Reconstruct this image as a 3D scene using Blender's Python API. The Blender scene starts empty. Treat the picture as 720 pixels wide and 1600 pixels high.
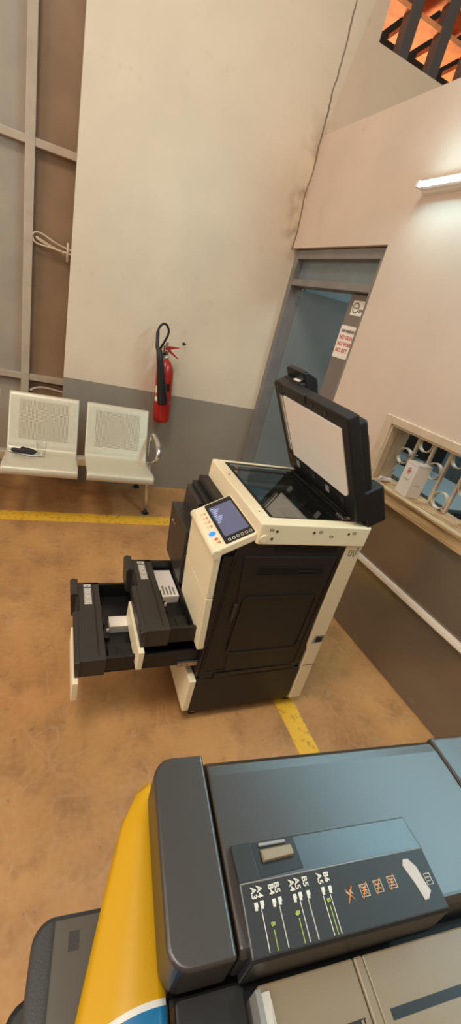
import bpy, bmesh, math, random
from mathutils import Vector, Matrix
random.seed(7)
SC = bpy.context.scene
COL = SC.collection
PI = math.pi

# ------------------------------------------------------------------ materials
def lin(c):
    c = c / 255.0
    return c / 12.92 if c <= 0.04045 else ((c + 0.055) / 1.055) ** 2.4
def rgb(r, g, b): return (lin(r), lin(g), lin(b), 1.0)

def mat(name, col, rough=0.5, metal=0.0, noise=0.0, nscale=20.0, bump=0.0, bscale=200.0, emit=None, estr=0.0, coat=0.0, spec=0.5):
    m = bpy.data.materials.new(name); m.use_nodes = True
    nt = m.node_tree; b = nt.nodes['Principled BSDF']
    b.inputs['Roughness'].default_value = rough
    b.inputs['Metallic'].default_value = metal
    b.inputs['Specular IOR Level'].default_value = spec
    if coat: b.inputs['Coat Weight'].default_value = coat
    tc = nt.nodes.new('ShaderNodeTexCoord')
    n = nt.nodes.new('ShaderNodeTexNoise'); n.inputs['Scale'].default_value = nscale; n.inputs['Detail'].default_value = 6
    nt.links.new(tc.outputs['Object'], n.inputs['Vector'])
    r = nt.nodes.new('ShaderNodeMapRange')
    r.inputs['From Min'].default_value = 0.3; r.inputs['From Max'].default_value = 0.7
    r.inputs['To Min'].default_value = 1.0 - noise; r.inputs['To Max'].default_value = 1.0 + noise * 0.5
    nt.links.new(n.outputs['Fac'], r.inputs['Value'])
    mx = nt.nodes.new('ShaderNodeVectorMath'); mx.operation = 'SCALE'
    mx.inputs[0].default_value = col[:3]
    nt.links.new(r.outputs['Result'], mx.inputs['Scale'])
    nt.links.new(mx.outputs['Vector'], b.inputs['Base Color'])
    if bump:
        n2 = nt.nodes.new('ShaderNodeTexNoise'); n2.inputs['Scale'].default_value = bscale; n2.inputs['Detail'].default_value = 3
        nt.links.new(tc.outputs['Object'], n2.inputs['Vector'])
        bp = nt.nodes.new('ShaderNodeBump'); bp.inputs['Strength'].default_value = bump; bp.inputs['Distance'].default_value = 0.002
        nt.links.new(n2.outputs['Fac'], bp.inputs['Height']); nt.links.new(bp.outputs['Normal'], b.inputs['Normal'])
    if emit:
        b.inputs['Emission Color'].default_value = emit; b.inputs['Emission Strength'].default_value = estr
    return m

class NT:
    """tiny node helper"""
    def __init__(s, m): s.nt = m.node_tree; s.b = s.nt.nodes['Principled BSDF']
    def n(s, t, **kw):
        x = s.nt.nodes.new(t)
        for k, v in kw.items(): setattr(x, k, v)
        return x
    def l(s, a, b): s.nt.links.new(a, b)
    def math(s, op, a, b=None, c=None, clamp=False):
        x = s.n('ShaderNodeMath', operation=op); x.use_clamp = clamp
        for i, v in enumerate((a, b, c)):
            if v is None: continue
            if isinstance(v, (int, float)): x.inputs[i].default_value = v
            else: s.l(v, x.inputs[i])
        return x.outputs[0]
    def mix(s, f, a, b):
        x = s.n('ShaderNodeMix', data_type='RGBA')
        if isinstance(f, (int, float)): x.inputs['Factor'].default_value = f
        else: s.l(f, x.inputs['Factor'])
        for k, v in (('A', a), ('B', b)):
            i = [q for q in x.inputs if q.name == k and q.type == 'RGBA'][0]
            if isinstance(v, tuple): i.default_value = v
            else: s.l(v, i)
        return [q for q in x.outputs if q.type == 'RGBA'][0]
    def noise(s, vec, scale, detail=6, rough=0.55):
        x = s.n('ShaderNodeTexNoise'); x.inputs['Scale'].default_value = scale; x.inputs['Detail'].default_value = detail
        x.inputs['Roughness'].default_value = rough
        s.l(vec, x.inputs['Vector']); return x.outputs['Fac']
    def ramp(s, v, a, b, to0=0.0, to1=1.0):
        x = s.n('ShaderNodeMapRange'); x.inputs['From Min'].default_value = a; x.inputs['From Max'].default_value = b
        x.inputs['To Min'].default_value = to0; x.inputs['To Max'].default_value = to1
        s.l(v, x.inputs['Value']); return x.outputs['Result']

def wall_material(name, dado_z, cream, dado, crack=False, drough=0.22, roll_x=None):
    m = bpy.data.materials.new(name); m.use_nodes = True; t = NT(m)
    tc = t.n('ShaderNodeTexCoord'); P = tc.outputs['Object']
    sx = t.n('ShaderNodeSeparateXYZ'); t.l(P, sx.inputs[0])
    X, Y, Z = sx.outputs
    n1 = t.noise(P, 1.3, 5); n2 = t.noise(P, 9, 7)
    wob = t.math('MULTIPLY', t.math('SUBTRACT', t.noise(P, 22, 3), 0.5), 0.008)
    isd = t.math('LESS_THAN', t.math('ADD', Z, wob), dado_z)
    c2 = tuple(v * 0.86 for v in cream[:3]) + (1,)
    cw = t.mix(t.ramp(n1, .35, .7), cream, c2)
    cw = t.mix(t.math('MULTIPLY', t.ramp(n2, .62, .8), .25), cw, rgb(150, 120, 90))
    if crack:
        w = t.math('MULTIPLY', t.math('SUBTRACT', t.noise(P, 6, 5), .5), .05)
        d = t.math('ABSOLUTE', t.math('ADD', t.math('SUBTRACT', X, roll_x), w))
        up = t.math('GREATER_THAN', Z, 2.15)
        ck = t.math('MULTIPLY', t.math('LESS_THAN', d, .006), up)
        cw = t.mix(t.math('MULTIPLY', ck, .75), cw, rgb(90, 66, 44))
        # damp brown stain in the corner above the door frame
        st = t.math('MULTIPLY', t.ramp(d, .16, .0), t.math('MULTIPLY', t.ramp(Z, 2.0, 2.3), t.ramp(Z, 3.1, 2.6)))
        st = t.math('MULTIPLY', st, t.ramp(t.noise(P, 7, 6), .45, .62))
        cw = t.mix(t.math('MULTIPLY', st, .7), cw, rgb(120, 86, 52))
    cd = t.mix(t.ramp(n1, .3, .7), dado, tuple(v * .8 for v in dado[:3]) + (1,))
    cd = t.mix(t.math('MULTIPLY', t.ramp(n2, .64, .75), .3), cd, rgb(150, 130, 110))
    t.l(t.mix(isd, cw, cd), t.b.inputs['Base Color'])
    t.l(t.math('ADD', t.math('MULTIPLY', isd, drough - .55), .55), t.b.inputs['Roughness'])
    if drough < .3:
        t.l(t.math('MULTIPLY', isd, 1.0), t.b.inputs['Coat Weight']); t.b.inputs['Coat Roughness'].default_value = .12; t.b.inputs['Coat IOR'].default_value = 1.7
    bp = t.n('ShaderNodeBump'); bp.inputs['Strength'].default_value = .12; bp.inputs['Distance'].default_value = .004
    t.l(t.noise(P, 30, 4), bp.inputs['Height']); t.l(bp.outputs['Normal'], t.b.inputs['Normal'])
    return m

CREAM = rgb(226, 205, 177)
DADO = rgb(151, 140, 124)
M = {}
M['wallback'] = wall_material('cream wall with grey dado', .868, CREAM, DADO, True, roll_x=1.632, drough=.4)
M['wallright'] = wall_material('cream wall with glossy dado', .862, rgb(214, 192, 172), rgb(112, 96, 80), drough=.2)
M['officewall'] = mat('office wall teal grey', rgb(150, 165, 168), .6, noise=.1, nscale=3)

def floor_material():
    m = bpy.data.materials.new('brown cement floor'); m.use_nodes = True; t = NT(m)
    P = t.n('ShaderNodeTexCoord').outputs['Object']
    a = t.noise(P, 1.7, 8, .6); b = t.noise(P, 7, 8, .65); c = t.noise(P, 45, 5)
    col = t.mix(t.ramp(a, .35, .65), rgb(196, 142, 84), rgb(160, 110, 60))
    col = t.mix(t.math('MULTIPLY', t.ramp(b, .5, .75), .55), col, rgb(106, 71, 36))
    # curved trowel swirls
    dv = t.n('ShaderNodeTexNoise'); dv.inputs['Scale'].default_value = 2.2; t.l(P, dv.inputs['Vector'])
    va = t.n('ShaderNodeVectorMath', operation='ADD'); t.l(P, va.inputs[0]); t.l(dv.outputs['Color'], va.inputs[1])
    vo = t.n('ShaderNodeTexVoronoi', feature='DISTANCE_TO_EDGE'); vo.inputs['Scale'].default_value = 3.4
    t.l(va.outputs[0], vo.inputs['Vector'])
    line = t.math('MULTIPLY', t.ramp(vo.outputs['Distance'], .03, .0), t.ramp(b, .42, .6))
    col = t.mix(t.math('MULTIPLY', line, .22), col, rgb(204, 172, 132))
    sp = t.ramp(t.noise(P, 28, 2), .70, .74)
    col = t.mix(t.math('MULTIPLY', sp, .45), col, rgb(94, 72, 50))
    col = t.mix(t.math('MULTIPLY', t.ramp(c, .4, .7), .14), col, rgb(206, 176, 140))
    t.l(col, t.b.inputs['Base Color'])
    t.l(t.ramp(a, .3, .7, .42, .62), t.b.inputs['Roughness'])
    bp = t.n('ShaderNodeBump'); bp.inputs['Strength'].default_value = .15; bp.inputs['Distance'].default_value = .003
    t.l(b, bp.inputs['Height']); t.l(bp.outputs['Normal'], t.b.inputs['Normal'])
    return m
M['floor'] = floor_material()

def paint_material():
    m = bpy.data.materials.new('worn yellow floor paint'); m.use_nodes = True; t = NT(m)
    P = t.n('ShaderNodeTexCoord').outputs['Object']
    f = t.ramp(t.noise(P, 26, 8, .7), .53, .62)
    col = t.mix(t.math('MULTIPLY', f, .65), rgb(226, 172, 44), rgb(140, 104, 54))
    t.l(col, t.b.inputs['Base Color']); t.b.inputs['Roughness'].default_value = .5
    return m
M['yellowpaint'] = paint_material()

M['gatedark'] = mat('brown painted sheet metal', rgb(142, 114, 86), .45, noise=.2, nscale=3)
M['gategrey'] = mat('grey painted sheet metal', rgb(160, 146, 128), .45, noise=.15, nscale=3)
M['gatebar'] = mat('grey painted steel bar', rgb(178, 160, 138), .4, noise=.12, nscale=9)
M['rope'] = mat('off white rope', rgb(205, 185, 155), .85, noise=.3, nscale=90)
M['doorframe'] = mat('grey painted door frame', rgb(128, 122, 116), .4, noise=.15, nscale=8)
M['doorblue'] = mat('blue grey door paint', rgb(116, 126, 126), .4, noise=.12, nscale=2)
M['doorbrown'] = mat('grey brown door paint', rgb(122, 110, 102), .4, noise=.08, nscale=3)
M['transom'] = mat('blue grey transom sheet', rgb(118, 126, 128), .35, noise=.15, nscale=5)
M['paper'] = mat('white paper', rgb(236, 228, 214), .7, noise=.03)
M['inkred'] = mat('red ink', rgb(190, 70, 66), .6)
M['inkdark'] = mat('dark ink', rgb(70, 62, 58), .6)
M['wood'] = None
def wood_material():
    m = bpy.data.materials.new('pale sill wood'); m.use_nodes = True; t = NT(m)
    P = t.n('ShaderNodeTexCoord').outputs['Object']
    mp = t.n('ShaderNodeMapping'); mp.inputs['Scale'].default_value = (2.0, 26, 26); t.l(P, mp.inputs[0])
    n = t.noise(mp.outputs[0], 2.2, 7, .6)
    col = t.mix(t.ramp(n, .35, .66), rgb(214, 186, 142), rgb(156, 118, 78))
    t.l(col, t.b.inputs['Base Color']); t.b.inputs['Roughness'].default_value = .5
    return m
M['wood'] = wood_material()
M['woodframe'] = mat('beige painted frame', rgb(206, 184, 154), .5, noise=.14, nscale=14)
M['grille'] = mat('cream painted iron', rgb(214, 200, 176), .4, noise=.12, nscale=30)
M['trunk'] = mat('white plastic trunking', rgb(232, 222, 206), .4)
M['white'] = mat('white plastic', rgb(236, 230, 222), .4)
M['steel'] = mat('silver powder coated steel', rgb(204, 192, 166), .38, .22, noise=.05, nscale=40)
M['chrome'] = mat('polished aluminium', rgb(210, 206, 198), .2, .9)
M['rubber'] = mat('black rubber', rgb(24, 22, 21), .6)
M['red'] = mat('red gloss paint', rgb(176, 36, 28), .28, coat=.2)
M['black'] = mat('black plastic', rgb(24, 22, 21), .45, noise=.1)
M['blackside'] = mat('charcoal textured plastic', rgb(23, 21, 20), .5, bump=.15, bscale=900)
M['dark'] = mat('dark grey plastic', rgb(50, 45, 41), .42, bump=.1, bscale=700)
M['darker'] = mat('very dark grey plastic', rgb(26, 24, 22), .4, noise=.1)
M['lidblack'] = mat('black lid plastic', rgb(27, 26, 26), .42, bump=.06, bscale=700, spec=.35)
M['cream'] = mat('ivory copier plastic', rgb(240, 224, 186), .42)
M['creamdk'] = mat('ivory metal cover', rgb(222, 204, 166), .45)
M['pad'] = mat('white platen pad', rgb(242, 232, 220), .55)
M['metal'] = mat('bare metal', rgb(180, 172, 160), .3, .9)
M['bedreflect'] = mat('teal grey door reflection', rgb(112, 122, 120), .5)
M['greypart'] = mat('grey mechanism', rgb(142, 140, 134), .5)
M['line'] = mat('white print', rgb(214, 206, 190), .5)
M['greenprint'] = mat('green print', rgb(160, 174, 62), .5)
M['orange'] = mat('orange print', rgb(214, 132, 62), .5)
M['blueled'] = mat('blue button', rgb(40, 110, 220), .3, emit=rgb(50, 120, 255), estr=1.2)
M['redled'] = mat('red button', rgb(226, 90, 60), .4)
M['adf'] = mat('satin charcoal cover', rgb(52, 43, 34), .33, bump=.12, bscale=1100, spec=.9)
M['adfinsert'] = mat('satin slate cover', rgb(44, 46, 48), .32, bump=.08, bscale=1100, spec=.9)
M['labelblack'] = mat('matt black label', rgb(34, 30, 27), .5)
M['traybeige'] = mat('beige tray plastic', rgb(140, 121, 94), .4, bump=.05, bscale=700)
M['scrap'] = mat('torn white sticker', rgb(188, 176, 166), .6, noise=.12, nscale=60)
M['navy'] = mat('dark blue upholstery', rgb(44, 56, 70), .6)
M['desk'] = mat('pale blue grey laminate', rgb(146, 158, 158), .4)
M['slate'] = mat('slate blue panel', rgb(72, 92, 104), .5)
M['green'] = mat('dark green fabric', rgb(40, 70, 58), .7)
M['clay'] = mat('orange fired clay', rgb(236, 150, 92), .7, noise=.35, nscale=9)
M['ventbar'] = mat('dark grey vent bar', rgb(78, 72, 68), .5)
M['ventback'] = mat('dark vent backing', rgb(34, 28, 24), .9)
M['tube'] = mat('fluorescent tube glow', rgb(240, 250, 255), .4, emit=(.46, .85, 1.0, 1), estr=280)
M['screen'] = mat('lit display', rgb(60, 62, 80), .2, emit=rgb(112, 112, 142), estr=.55)
M['screentext'] = mat('display text', rgb(120, 130, 160), .3, emit=rgb(150, 160, 196), estr=.7)
M['deadscreen'] = mat('switched off grey display', rgb(88, 82, 70), .32)

def glass_mat(name, tint, refl=.5, rough=.02, base=.02):
    m = bpy.data.materials.new(name); m.use_nodes = True; nt = m.node_tree
    nt.nodes.remove(nt.nodes['Principled BSDF']); out = nt.nodes['Material Output']
    tr = nt.nodes.new('ShaderNodeBsdfTransparent'); tr.inputs[0].default_value = tint
    gl = nt.nodes.new('ShaderNodeBsdfGlossy'); gl.inputs['Roughness'].default_value = rough
    fr = nt.nodes.new('ShaderNodeLayerWeight'); fr.inputs['Blend'].default_value = .5
    mu = nt.nodes.new('ShaderNodeMath'); mu.operation = 'MULTIPLY_ADD'; mu.inputs[1].default_value = refl; mu.inputs[2].default_value = base; mu.use_clamp = True
    nt.links.new(fr.outputs['Facing'], mu.inputs[0])
    mx = nt.nodes.new('ShaderNodeMixShader')
    nt.links.new(mu.outputs[0], mx.inputs[0]); nt.links.new(tr.outputs[0], mx.inputs[1]); nt.links.new(gl.outputs[0], mx.inputs[2])
    nt.links.new(mx.outputs[0], out.inputs['Surface'])
    return m
M['glass'] = glass_mat('platen glass', (.80, .87, .87, 1), .34, .02, .22)
M['clear'] = glass_mat('clear plastic', (.97, .97, .96, 1), .16, .1, .03)

def perforated():
    m = bpy.data.materials.new('perforated steel'); m.use_nodes = True; t = NT(m)
    P = t.n('ShaderNodeTexCoord').outputs['UV']
    sx = t.n('ShaderNodeSeparateXYZ'); t.l(P, sx.inputs[0])
    def cell(o):
        return t.math('SUBTRACT', t.math('FRACT', t.math('MULTIPLY', o, 1 / .0085)), .5)
    u = cell(sx.outputs[0]); v = cell(sx.outputs[1])
    d = t.math('SQRT', t.math('ADD', t.math('MULTIPLY', u, u), t.math('MULTIPLY', v, v)))
    hole = t.math('LESS_THAN', d, .31)
    t.l(t.mix(hole, rgb(206, 190, 162), rgb(108, 94, 78)), t.b.inputs['Base Color'])
    t.b.inputs['Roughness'].default_value = .38
    t.l(t.math('MULTIPLY', t.math('SUBTRACT', 1.0, hole), .2), t.b.inputs['Metallic'])
    return m
M['perf'] = perforated()

def yellow_sheet():
    m = bpy.data.materials.new('printed yellow and blue card'); m.use_nodes = True; t = NT(m)
    P = t.n('ShaderNodeTexCoord').outputs['UV']
    sx = t.n('ShaderNodeSeparateXYZ'); t.l(P, sx.inputs[0])
    u, v = sx.outputs[0], sx.outputs[1]          # u across (0 at right), v down the length (metres)
    f = t.math('SUBTRACT', v, t.math('ADD', .211, t.math('MULTIPLY', t.math('MULTIPLY', u, u), 2.2)))
    c = t.mix(t.math('GREATER_THAN', f, 0.0), rgb(210, 160, 18), rgb(228, 224, 214))
    c = t.mix(t.math('GREATER_THAN', f, .005), c, rgb(22, 110, 158))
    t.l(c, t.b.inputs['Base Color']); t.b.inputs['Roughness'].default_value = .38
    return m
M['yellow'] = yellow_sheet()

# ------------------------------------------------------------------ mesh builder
class MB:
    def __init__(s): s.bm = bmesh.new(); s.mats = []
    def mi(s, m):
        if m not in s.mats: s.mats.append(m)
        return s.mats.index(m)
    def box(s, a, b, m):
        i = s.mi(m)
        x0, x1 = sorted((a[0], b[0])); y0, y1 = sorted((a[1], b[1])); z0, z1 = sorted((a[2], b[2]))
        v = [s.bm.verts.new(p) for p in ((x0,y0,z0),(x1,y0,z0),(x1,y1,z0),(x0,y1,z0),(x0,y0,z1),(x1,y0,z1),(x1,y1,z1),(x0,y1,z1))]
        for f in ((3,2,1,0),(4,5,6,7),(0,1,5,4),(1,2,6,5),(2,3,7,6),(3,0,4,7)):
            s.bm.faces.new([v[k] for k in f]).material_index = i
        return s
    def hexa(s, bot, top, m):
        """8-corner block: bot and top quads in matching order"""
        i = s.mi(m)
        a = [s.bm.verts.new(p) for p in bot]; b = [s.bm.verts.new(p) for p in top]; n = len(a)
        fs = [s.bm.faces.new(a[::-1]), s.bm.faces.new(b)]
        for k in range(n): fs.append(s.bm.faces.new((a[k], a[(k+1) % n], b[(k+1) % n], b[k])))
        for f in fs: f.material_index = i
        return s
    def prism(s, poly, ax, lo, hi, m):
        def P(p, h): 
            q = list(p); q.insert(ax, h); return tuple(q)
        return s.hexa([P(p, lo) for p in poly], [P(p, hi) for p in poly], m)
    def tube(s, pts, r, m, seg=10, closed=False):
        i = s.mi(m); pts = [Vector(p) for p in pts]; n = len(pts); rings = []
        rr = r if isinstance(r, (list, tuple)) else [r] * n
        up = None
        for k in range(n):
            a = pts[k-1] if (k > 0 or closed) else pts[k]; b = pts[(k+1) % n] if (k < n-1 or closed) else pts[k]
            d = (b - a).normalized()
            if up is None:
                up = d.orthogonal().normalized()
            else:
                up = (up - d * up.dot(d)).normalized()
            w = d.cross(up)
            rings.append([s.bm.verts.new(pts[k] + rr[k] * (math.cos(2*PI*j/seg) * up + math.sin(2*PI*j/seg) * w)) for j in range(seg)])
        for k in range(n if closed else n-1):
            A, B = rings[k], rings[(k+1) % n]
            if closed and k == n-1:
                off = min(range(seg), key=lambda o: (A[0].co - B[o].co).length)
                B = B[off:] + B[:off]
            for j in range(seg):
                f = s.bm.faces.new((A[j], A[(j+1) % seg], B[(j+1) % seg], B[j])); f.material_index = i; f.smooth = True
        if not closed:
            s.bm.faces.new(rings[0][::-1]).material_index = i; s.bm.faces.new(rings[-1]).material_index = i
        return s
    def lathe(s, prof, m, base=(0,0,0), axis=(0,0,1), seg=24, cap=True):
        i = s.mi(m); ax = Vector(axis).normalized(); u = ax.orthogonal().normalized(); w = ax.cross(u); o = Vector(base); rings = []
        for r, h in prof:
            rings.append([s.bm.verts.new(o + ax*h + r*(math.cos(2*PI*j/seg)*u + math.sin(2*PI*j/seg)*w)) for j in range(seg)])
        for A, B in zip(rings, rings[1:]):
            for j in range(seg):
                f = s.bm.faces.new((A[j], A[(j+1) % seg], B[(j+1) % seg], B[j])); f.material_index = i; f.smooth = True
        if cap:
            s.bm.faces.new(rings[0][::-1]).material_index = i; s.bm.faces.new(rings[-1]).material_index = i
        return s
    def mesh(s, me, mtx, m):
        i = s.mi(m); off = [s.bm.verts.new(mtx @ v.co) for v in me.vertices]
        for p in me.polygons:
            try: s.bm.faces.new([off[k] for k in p.vertices]).material_index = i
            except ValueError: pass
        return s
    def text(s, string, size, mtx, m, bold=0.0, depth=.0006):
        cu = bpy.data.curves.new('txt', 'FONT'); cu.body = string; cu.size = size; cu.offset = bold; cu.extrude = depth
        cu.align_x = 'LEFT'; cu.resolution_u = 3
        ob = bpy.data.objects.new('txt', cu); COL.objects.link(ob)
        dg = bpy.context.evaluated_depsgraph_get()
        me = bpy.data.meshes.new_from_object(ob.evaluated_get(dg))
        s.mesh(me, mtx, m)
        bpy.data.objects.remove(ob); bpy.data.curves.remove(cu); bpy.data.meshes.remove(me)
        return s
    def xf(s, mtx): s.bm.transform(mtx); return s

OFF = {}
def part(name, mb, parent=None, bevel=0.0, seg=2, sub=0, label=None, stuff=False, fixn=True):
    me = bpy.data.meshes.new(name)
    if fixn: bmesh.ops.recalc_face_normals(mb.bm, faces=mb.bm.faces)
    o = bpy.data.objects.new(name, me); COL.objects.link(o)
    if parent is not None:
        off = OFF[parent.name]; OFF[o.name] = off
        bmesh.ops.translate(mb.bm, verts=mb.bm.verts, vec=-off)
        o.parent = parent
    else: OFF[o.name] = Vector((0,0,0))
    mb.bm.to_mesh(me); mb.bm.free()
    for m in mb.mats: me.materials.append(m)
    if bevel:
        b = o.modifiers.new('bevel', 'BEVEL'); b.width = bevel; b.segments = seg; b.limit_method = 'ANGLE'; b.angle_limit = math.radians(40)
        b.harden_normals = False
    if sub:
        b = o.modifiers.new('sub', 'SUBSURF'); b.levels = sub; b.render_levels = sub
    if label: o['label'] = label
    if stuff: o['kind'] = 'stuff'
    return o
def tag(o, label, cat, group=None):
    o['label'] = label; o['category'] = cat
    if group: o['group'] = group
    return o
def thing(name, label, cat, loc, rz=0.0, local=False, group=None, rot=None):
    o = bpy.data.objects.new(name, None); COL.objects.link(o); o.location = loc; o.rotation_euler = rot or (0,0,rz)
    o.empty_display_size = .05
    OFF[o.name] = Vector((0,0,0)) if local else Vector(loc)
    return tag(o, label, cat, group)
def single(name, mb, label, cat, loc=(0,0,0), rz=0.0, bevel=0.0, seg=2, group=None, local=False, sub=0):
    o = part(name, mb, bevel=bevel, seg=seg, sub=sub)
    if not local: o.data.transform(Matrix.Translation(-Vector(loc)))
    o.location = loc; o.rotation_euler = (0,0,rz)
    return tag(o, label, cat, group)
def struct(name, mb, parent=None, bevel=0.0, loc=(0,0,0), rz=0.0, local=True):
    o = part(name, mb, parent, bevel=bevel)
    if parent is None:
        o['kind'] = 'structure'; o.location = loc; o.rotation_euler = (0,0,rz)
        OFF[o.name] = Vector((0,0,0))
    return o
def arc(cx, cy, r, a0, a1, n):
    return [(cx + r*math.cos(math.radians(a0 + (a1-a0)*k/n)), cy + r*math.sin(math.radians(a0 + (a1-a0)*k/n))) for k in range(n+1)]
def rrect(x0, y0, x1, y1, r, n=5):
    if not isinstance(r, (list, tuple)): r = [r]*4
    return (arc(x1-r[0], y1-r[0], r[0], 0, 90, n) + arc(x0+r[1], y1-r[1], r[1], 90, 180, n)
            + arc(x0+r[2], y0+r[2], r[2], 180, 270, n) + arc(x1-r[3], y0+r[3], r[3], 270, 360, n))
def ring(mb, outer, inner, ax, lo, hi, m):
    """extruded frame between two closed loops with equal vertex counts"""
    i = mb.mi(m)
    def P(p, h):
        q = list(p); q.insert(ax, h); return tuple(q)
    L = [[mb.bm.verts.new(P(p, h)) for p in loop] for loop, h in ((outer, lo), (outer, hi), (inner, hi), (inner, lo))]
    n = len(outer)
    for a in range(4):
        A, B = L[a], L[(a+1) % 4]
        for k in range(n):
            mb.bm.faces.new((A[k], A[(k+1) % n], B[(k+1) % n], B[k])).material_index = i
    return mb

YB = 3.45
# partition frame: s along the wall towards the camera, t into the office, z up
W0 = Vector((1.645, YB, 0)); WR = math.atan2(1.2 - YB, 1.775 - 1.645)
WD = Vector((math.cos(WR), math.sin(WR), 0)); WT = Vector((-WD.y, WD.x, 0))
def W(s, t, z): return W0 + WD*s + WT*t + Vector((0,0,z))

# ------------------------------------------------------------------ setting
mb = MB(); mb.box((-5,-4,-.12), (4.75,4.2,0), M['floor']); struct('floor', mb)
mb = MB()
H = 4.7; T = 3.65; V0, V1, VZ = 1.87, 3.30, 3.445
mb.box((.035,YB,0), (V0,T,H), M['wallback']); mb.box((V0,YB,0), (V1,T,VZ), M['wallback'])
mb.box((V1,YB,0), (4.75,T,H), M['wallback']); mb.box((V0,YB,4.45), (V1,T,H), M['wallback'])
struct('wall_back', mb)
mb = MB()
PT = 2.868; TH = .18
WS = (1.60, 3.30, .87, 1.315); DS = (0.0, 1.09, 2.165)
mb.box((0,0,DS[2]), (DS[1],TH,PT), M['wallright']); mb.box((DS[1],0,0), (WS[0],TH,PT), M['wallright'])
mb.box((WS[0],0,0), (WS[1],TH,WS[2]), M['wallright']); mb.box((WS[0],0,WS[3]), (WS[1],TH,PT), M['wallright'])
mb.box((WS[1],0,0), (5.2,TH,PT), M['wallright'])
struct('wall_right', mb, loc=W0, rz=WR)
mb = MB(); mb.box((4.62,-2.0,0), (4.75,YB,PT), M['officewall']); struct('wall_office_side', mb)
mb = MB(); mb.box((2.15,-2.1,0), (4.75,-2.0,PT), M['officewall']); struct('wall_office_front', mb)
mb = MB(); mb.box((1.84,YB-.012,0), (4.62,YB,2.83), M['officewall']); struct('wall_office_back', mb)
mb = MB()
q = [tuple(W(0.01,TH,0))[:2], tuple(W(5.2,TH,0))[:2], (4.62,-2.0), (4.62,YB-.001)]
mb.prism(q, 2, 2.83, 2.862, M['officewall']); struct('ceiling', mb)
# dark backing added beyond the vent so its gaps read dark
mb = MB(); mb.box((.5,5.6,2.2), (5.5,5.7,6.2), M['ventback']); struct('vent_backing', mb)

# ---- the door in the partition
mb = MB(); f = M['doorframe']
mb.box((.005,.03,0), (.06,.15,2.16), f); mb.box((1.03,.03,0), (1.085,.15,2.16), f)
mb.box((.06,.03,2.10), (1.03,.15,2.16), f); mb.box((.06,.03,1.915), (1.03,.15,1.96), f)
door = struct('door_1', mb, bevel=.003, loc=W0, rz=WR)
mb = MB(); mb.box((.06,.085,1.96), (1.03,.10,2.10), M['transom']); part('transom_panel', mb, door)
mb = MB(); mb.box((0,0,.01), (.72,.04,1.905), M['doorblue'])
a = math.radians(66)
mb.xf(Matrix.Translation((.065,.14,0)) @ Matrix.Rotation(a, 4, 'Z')); dl = part('door_leaf', mb, door, bevel=.003)
mb = MB(); mb.tube([(.66,-.03,.98),(.66,0,.98)], .01, M['metal']); mb.tube([(.66,-.03,.98),(.56,-.03,.98)], .009, M['metal'])
mb.xf(Matrix.Translation((.065,.14,0)) @ Matrix.Rotation(a, 4, 'Z')); part('door_handle', mb, dl)
mb = MB(); mb.box((.795,.09,.01), (1.028,.13,1.91), M['doorbrown']); part('door_leaf', mb, door, bevel=.003)

# notices on the closed leaf.  front of leaf is t=.09; text reads along +s seen from the hall (-t side)
def wtext(mb, string, size, s, z, t, m, bold=.0):
    mt = Matrix(((1,0,0,s),(0,0,-1,t),(0,1,0,z),(0,0,0,1)))
    # x -> +s, y -> z, extrude -> -t
    mb.text(string, size, mt, m, bold)
mb = MB(); mb.box((.797,.0885,1.505), (1.02,.0895,1.715), M['paper'])
wtext(mb, 'REFURBISHED', .024, .815, 1.672, .0882, M['inkdark'], .0008)
for k, tx in enumerate(('NO GUAR', 'NO WAR', 'NO RET')):
    wtext(mb, tx, .036, .812, 1.628 - k*.042, .0882, M['inkred'], .0010)
o = single('paper_notice', mb, 'larger white paper notice with red lines on the grey door leaf, below the circle sign', 'notice', local=True)
o.location = W0; o.rotation_euler = (0,0,WR)
mb = MB(); mb.box((.842,.0885,1.782), (1.0,.0895,1.872), M['paper'])
circ = [(.886 + .030*math.cos(2*PI*k/24), 1.828 + .030*math.sin(2*PI*k/24)) for k in range(24)]
mb.tube([(x,.0882,z) for x, z in circ], .003, M['inkdark'], 6, True); mb.box((.868,.0872,1.824), (.904,.0883,1.832), M['inkdark'])
wtext(mb, 'EN', .03, .925, 1.803, .0882, M['inkdark'], .0008)
o = single('door_sign', mb, 'small pale sign with a barred circle, uppermost on the grey door leaf', 'sign', local=True)
o.location = W0; o.rotation_euler = (0,0,WR)

# ---- serving window with iron grille
mb = MB(); f = M['woodframe']
mb.box((1.60,-.012,.945), (1.655,TH-.01,1.315), f); mb.box((3.245,-.012,.945), (3.30,TH-.01,1.315), f)
mb.box((1.655,-.012,1.272), (3.245,TH-.01,1.315), f)
win = struct('window_1', mb, bevel=.004, loc=W0, rz=WR)
mb = MB(); mb.box((1.655,.0,.945), (1.668,.045,1.272), f); mb.box((1.655,.0,1.262), (3.245,.045,1.272), f); part('frame_bead', mb, win)
mb = MB(); mb.box((1.56,-.035,.93), (3.34,TH,.945), M['wood']); mb.box((1.57,-.022,.885), (3.33,-.001,.93), M['wood'])
mb.box((1.60,0,.871), (3.30,TH,.93), M['wood']); mb.box((1.565,-.03,.868), (3.335,-.001,.886), M['wood'])
part('window_sill', mb, win, bevel=.003)
GT = .135; GS = 1.764; GP = .1115
for k in range(14):
    s = GS + GP*k
    if s > 3.23: break
    mb = MB(); mb.box((s-.007,GT-.009,.945), (s+.007,GT+.009,1.272), M['grille']); part('grille_bar', mb, win)
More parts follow.
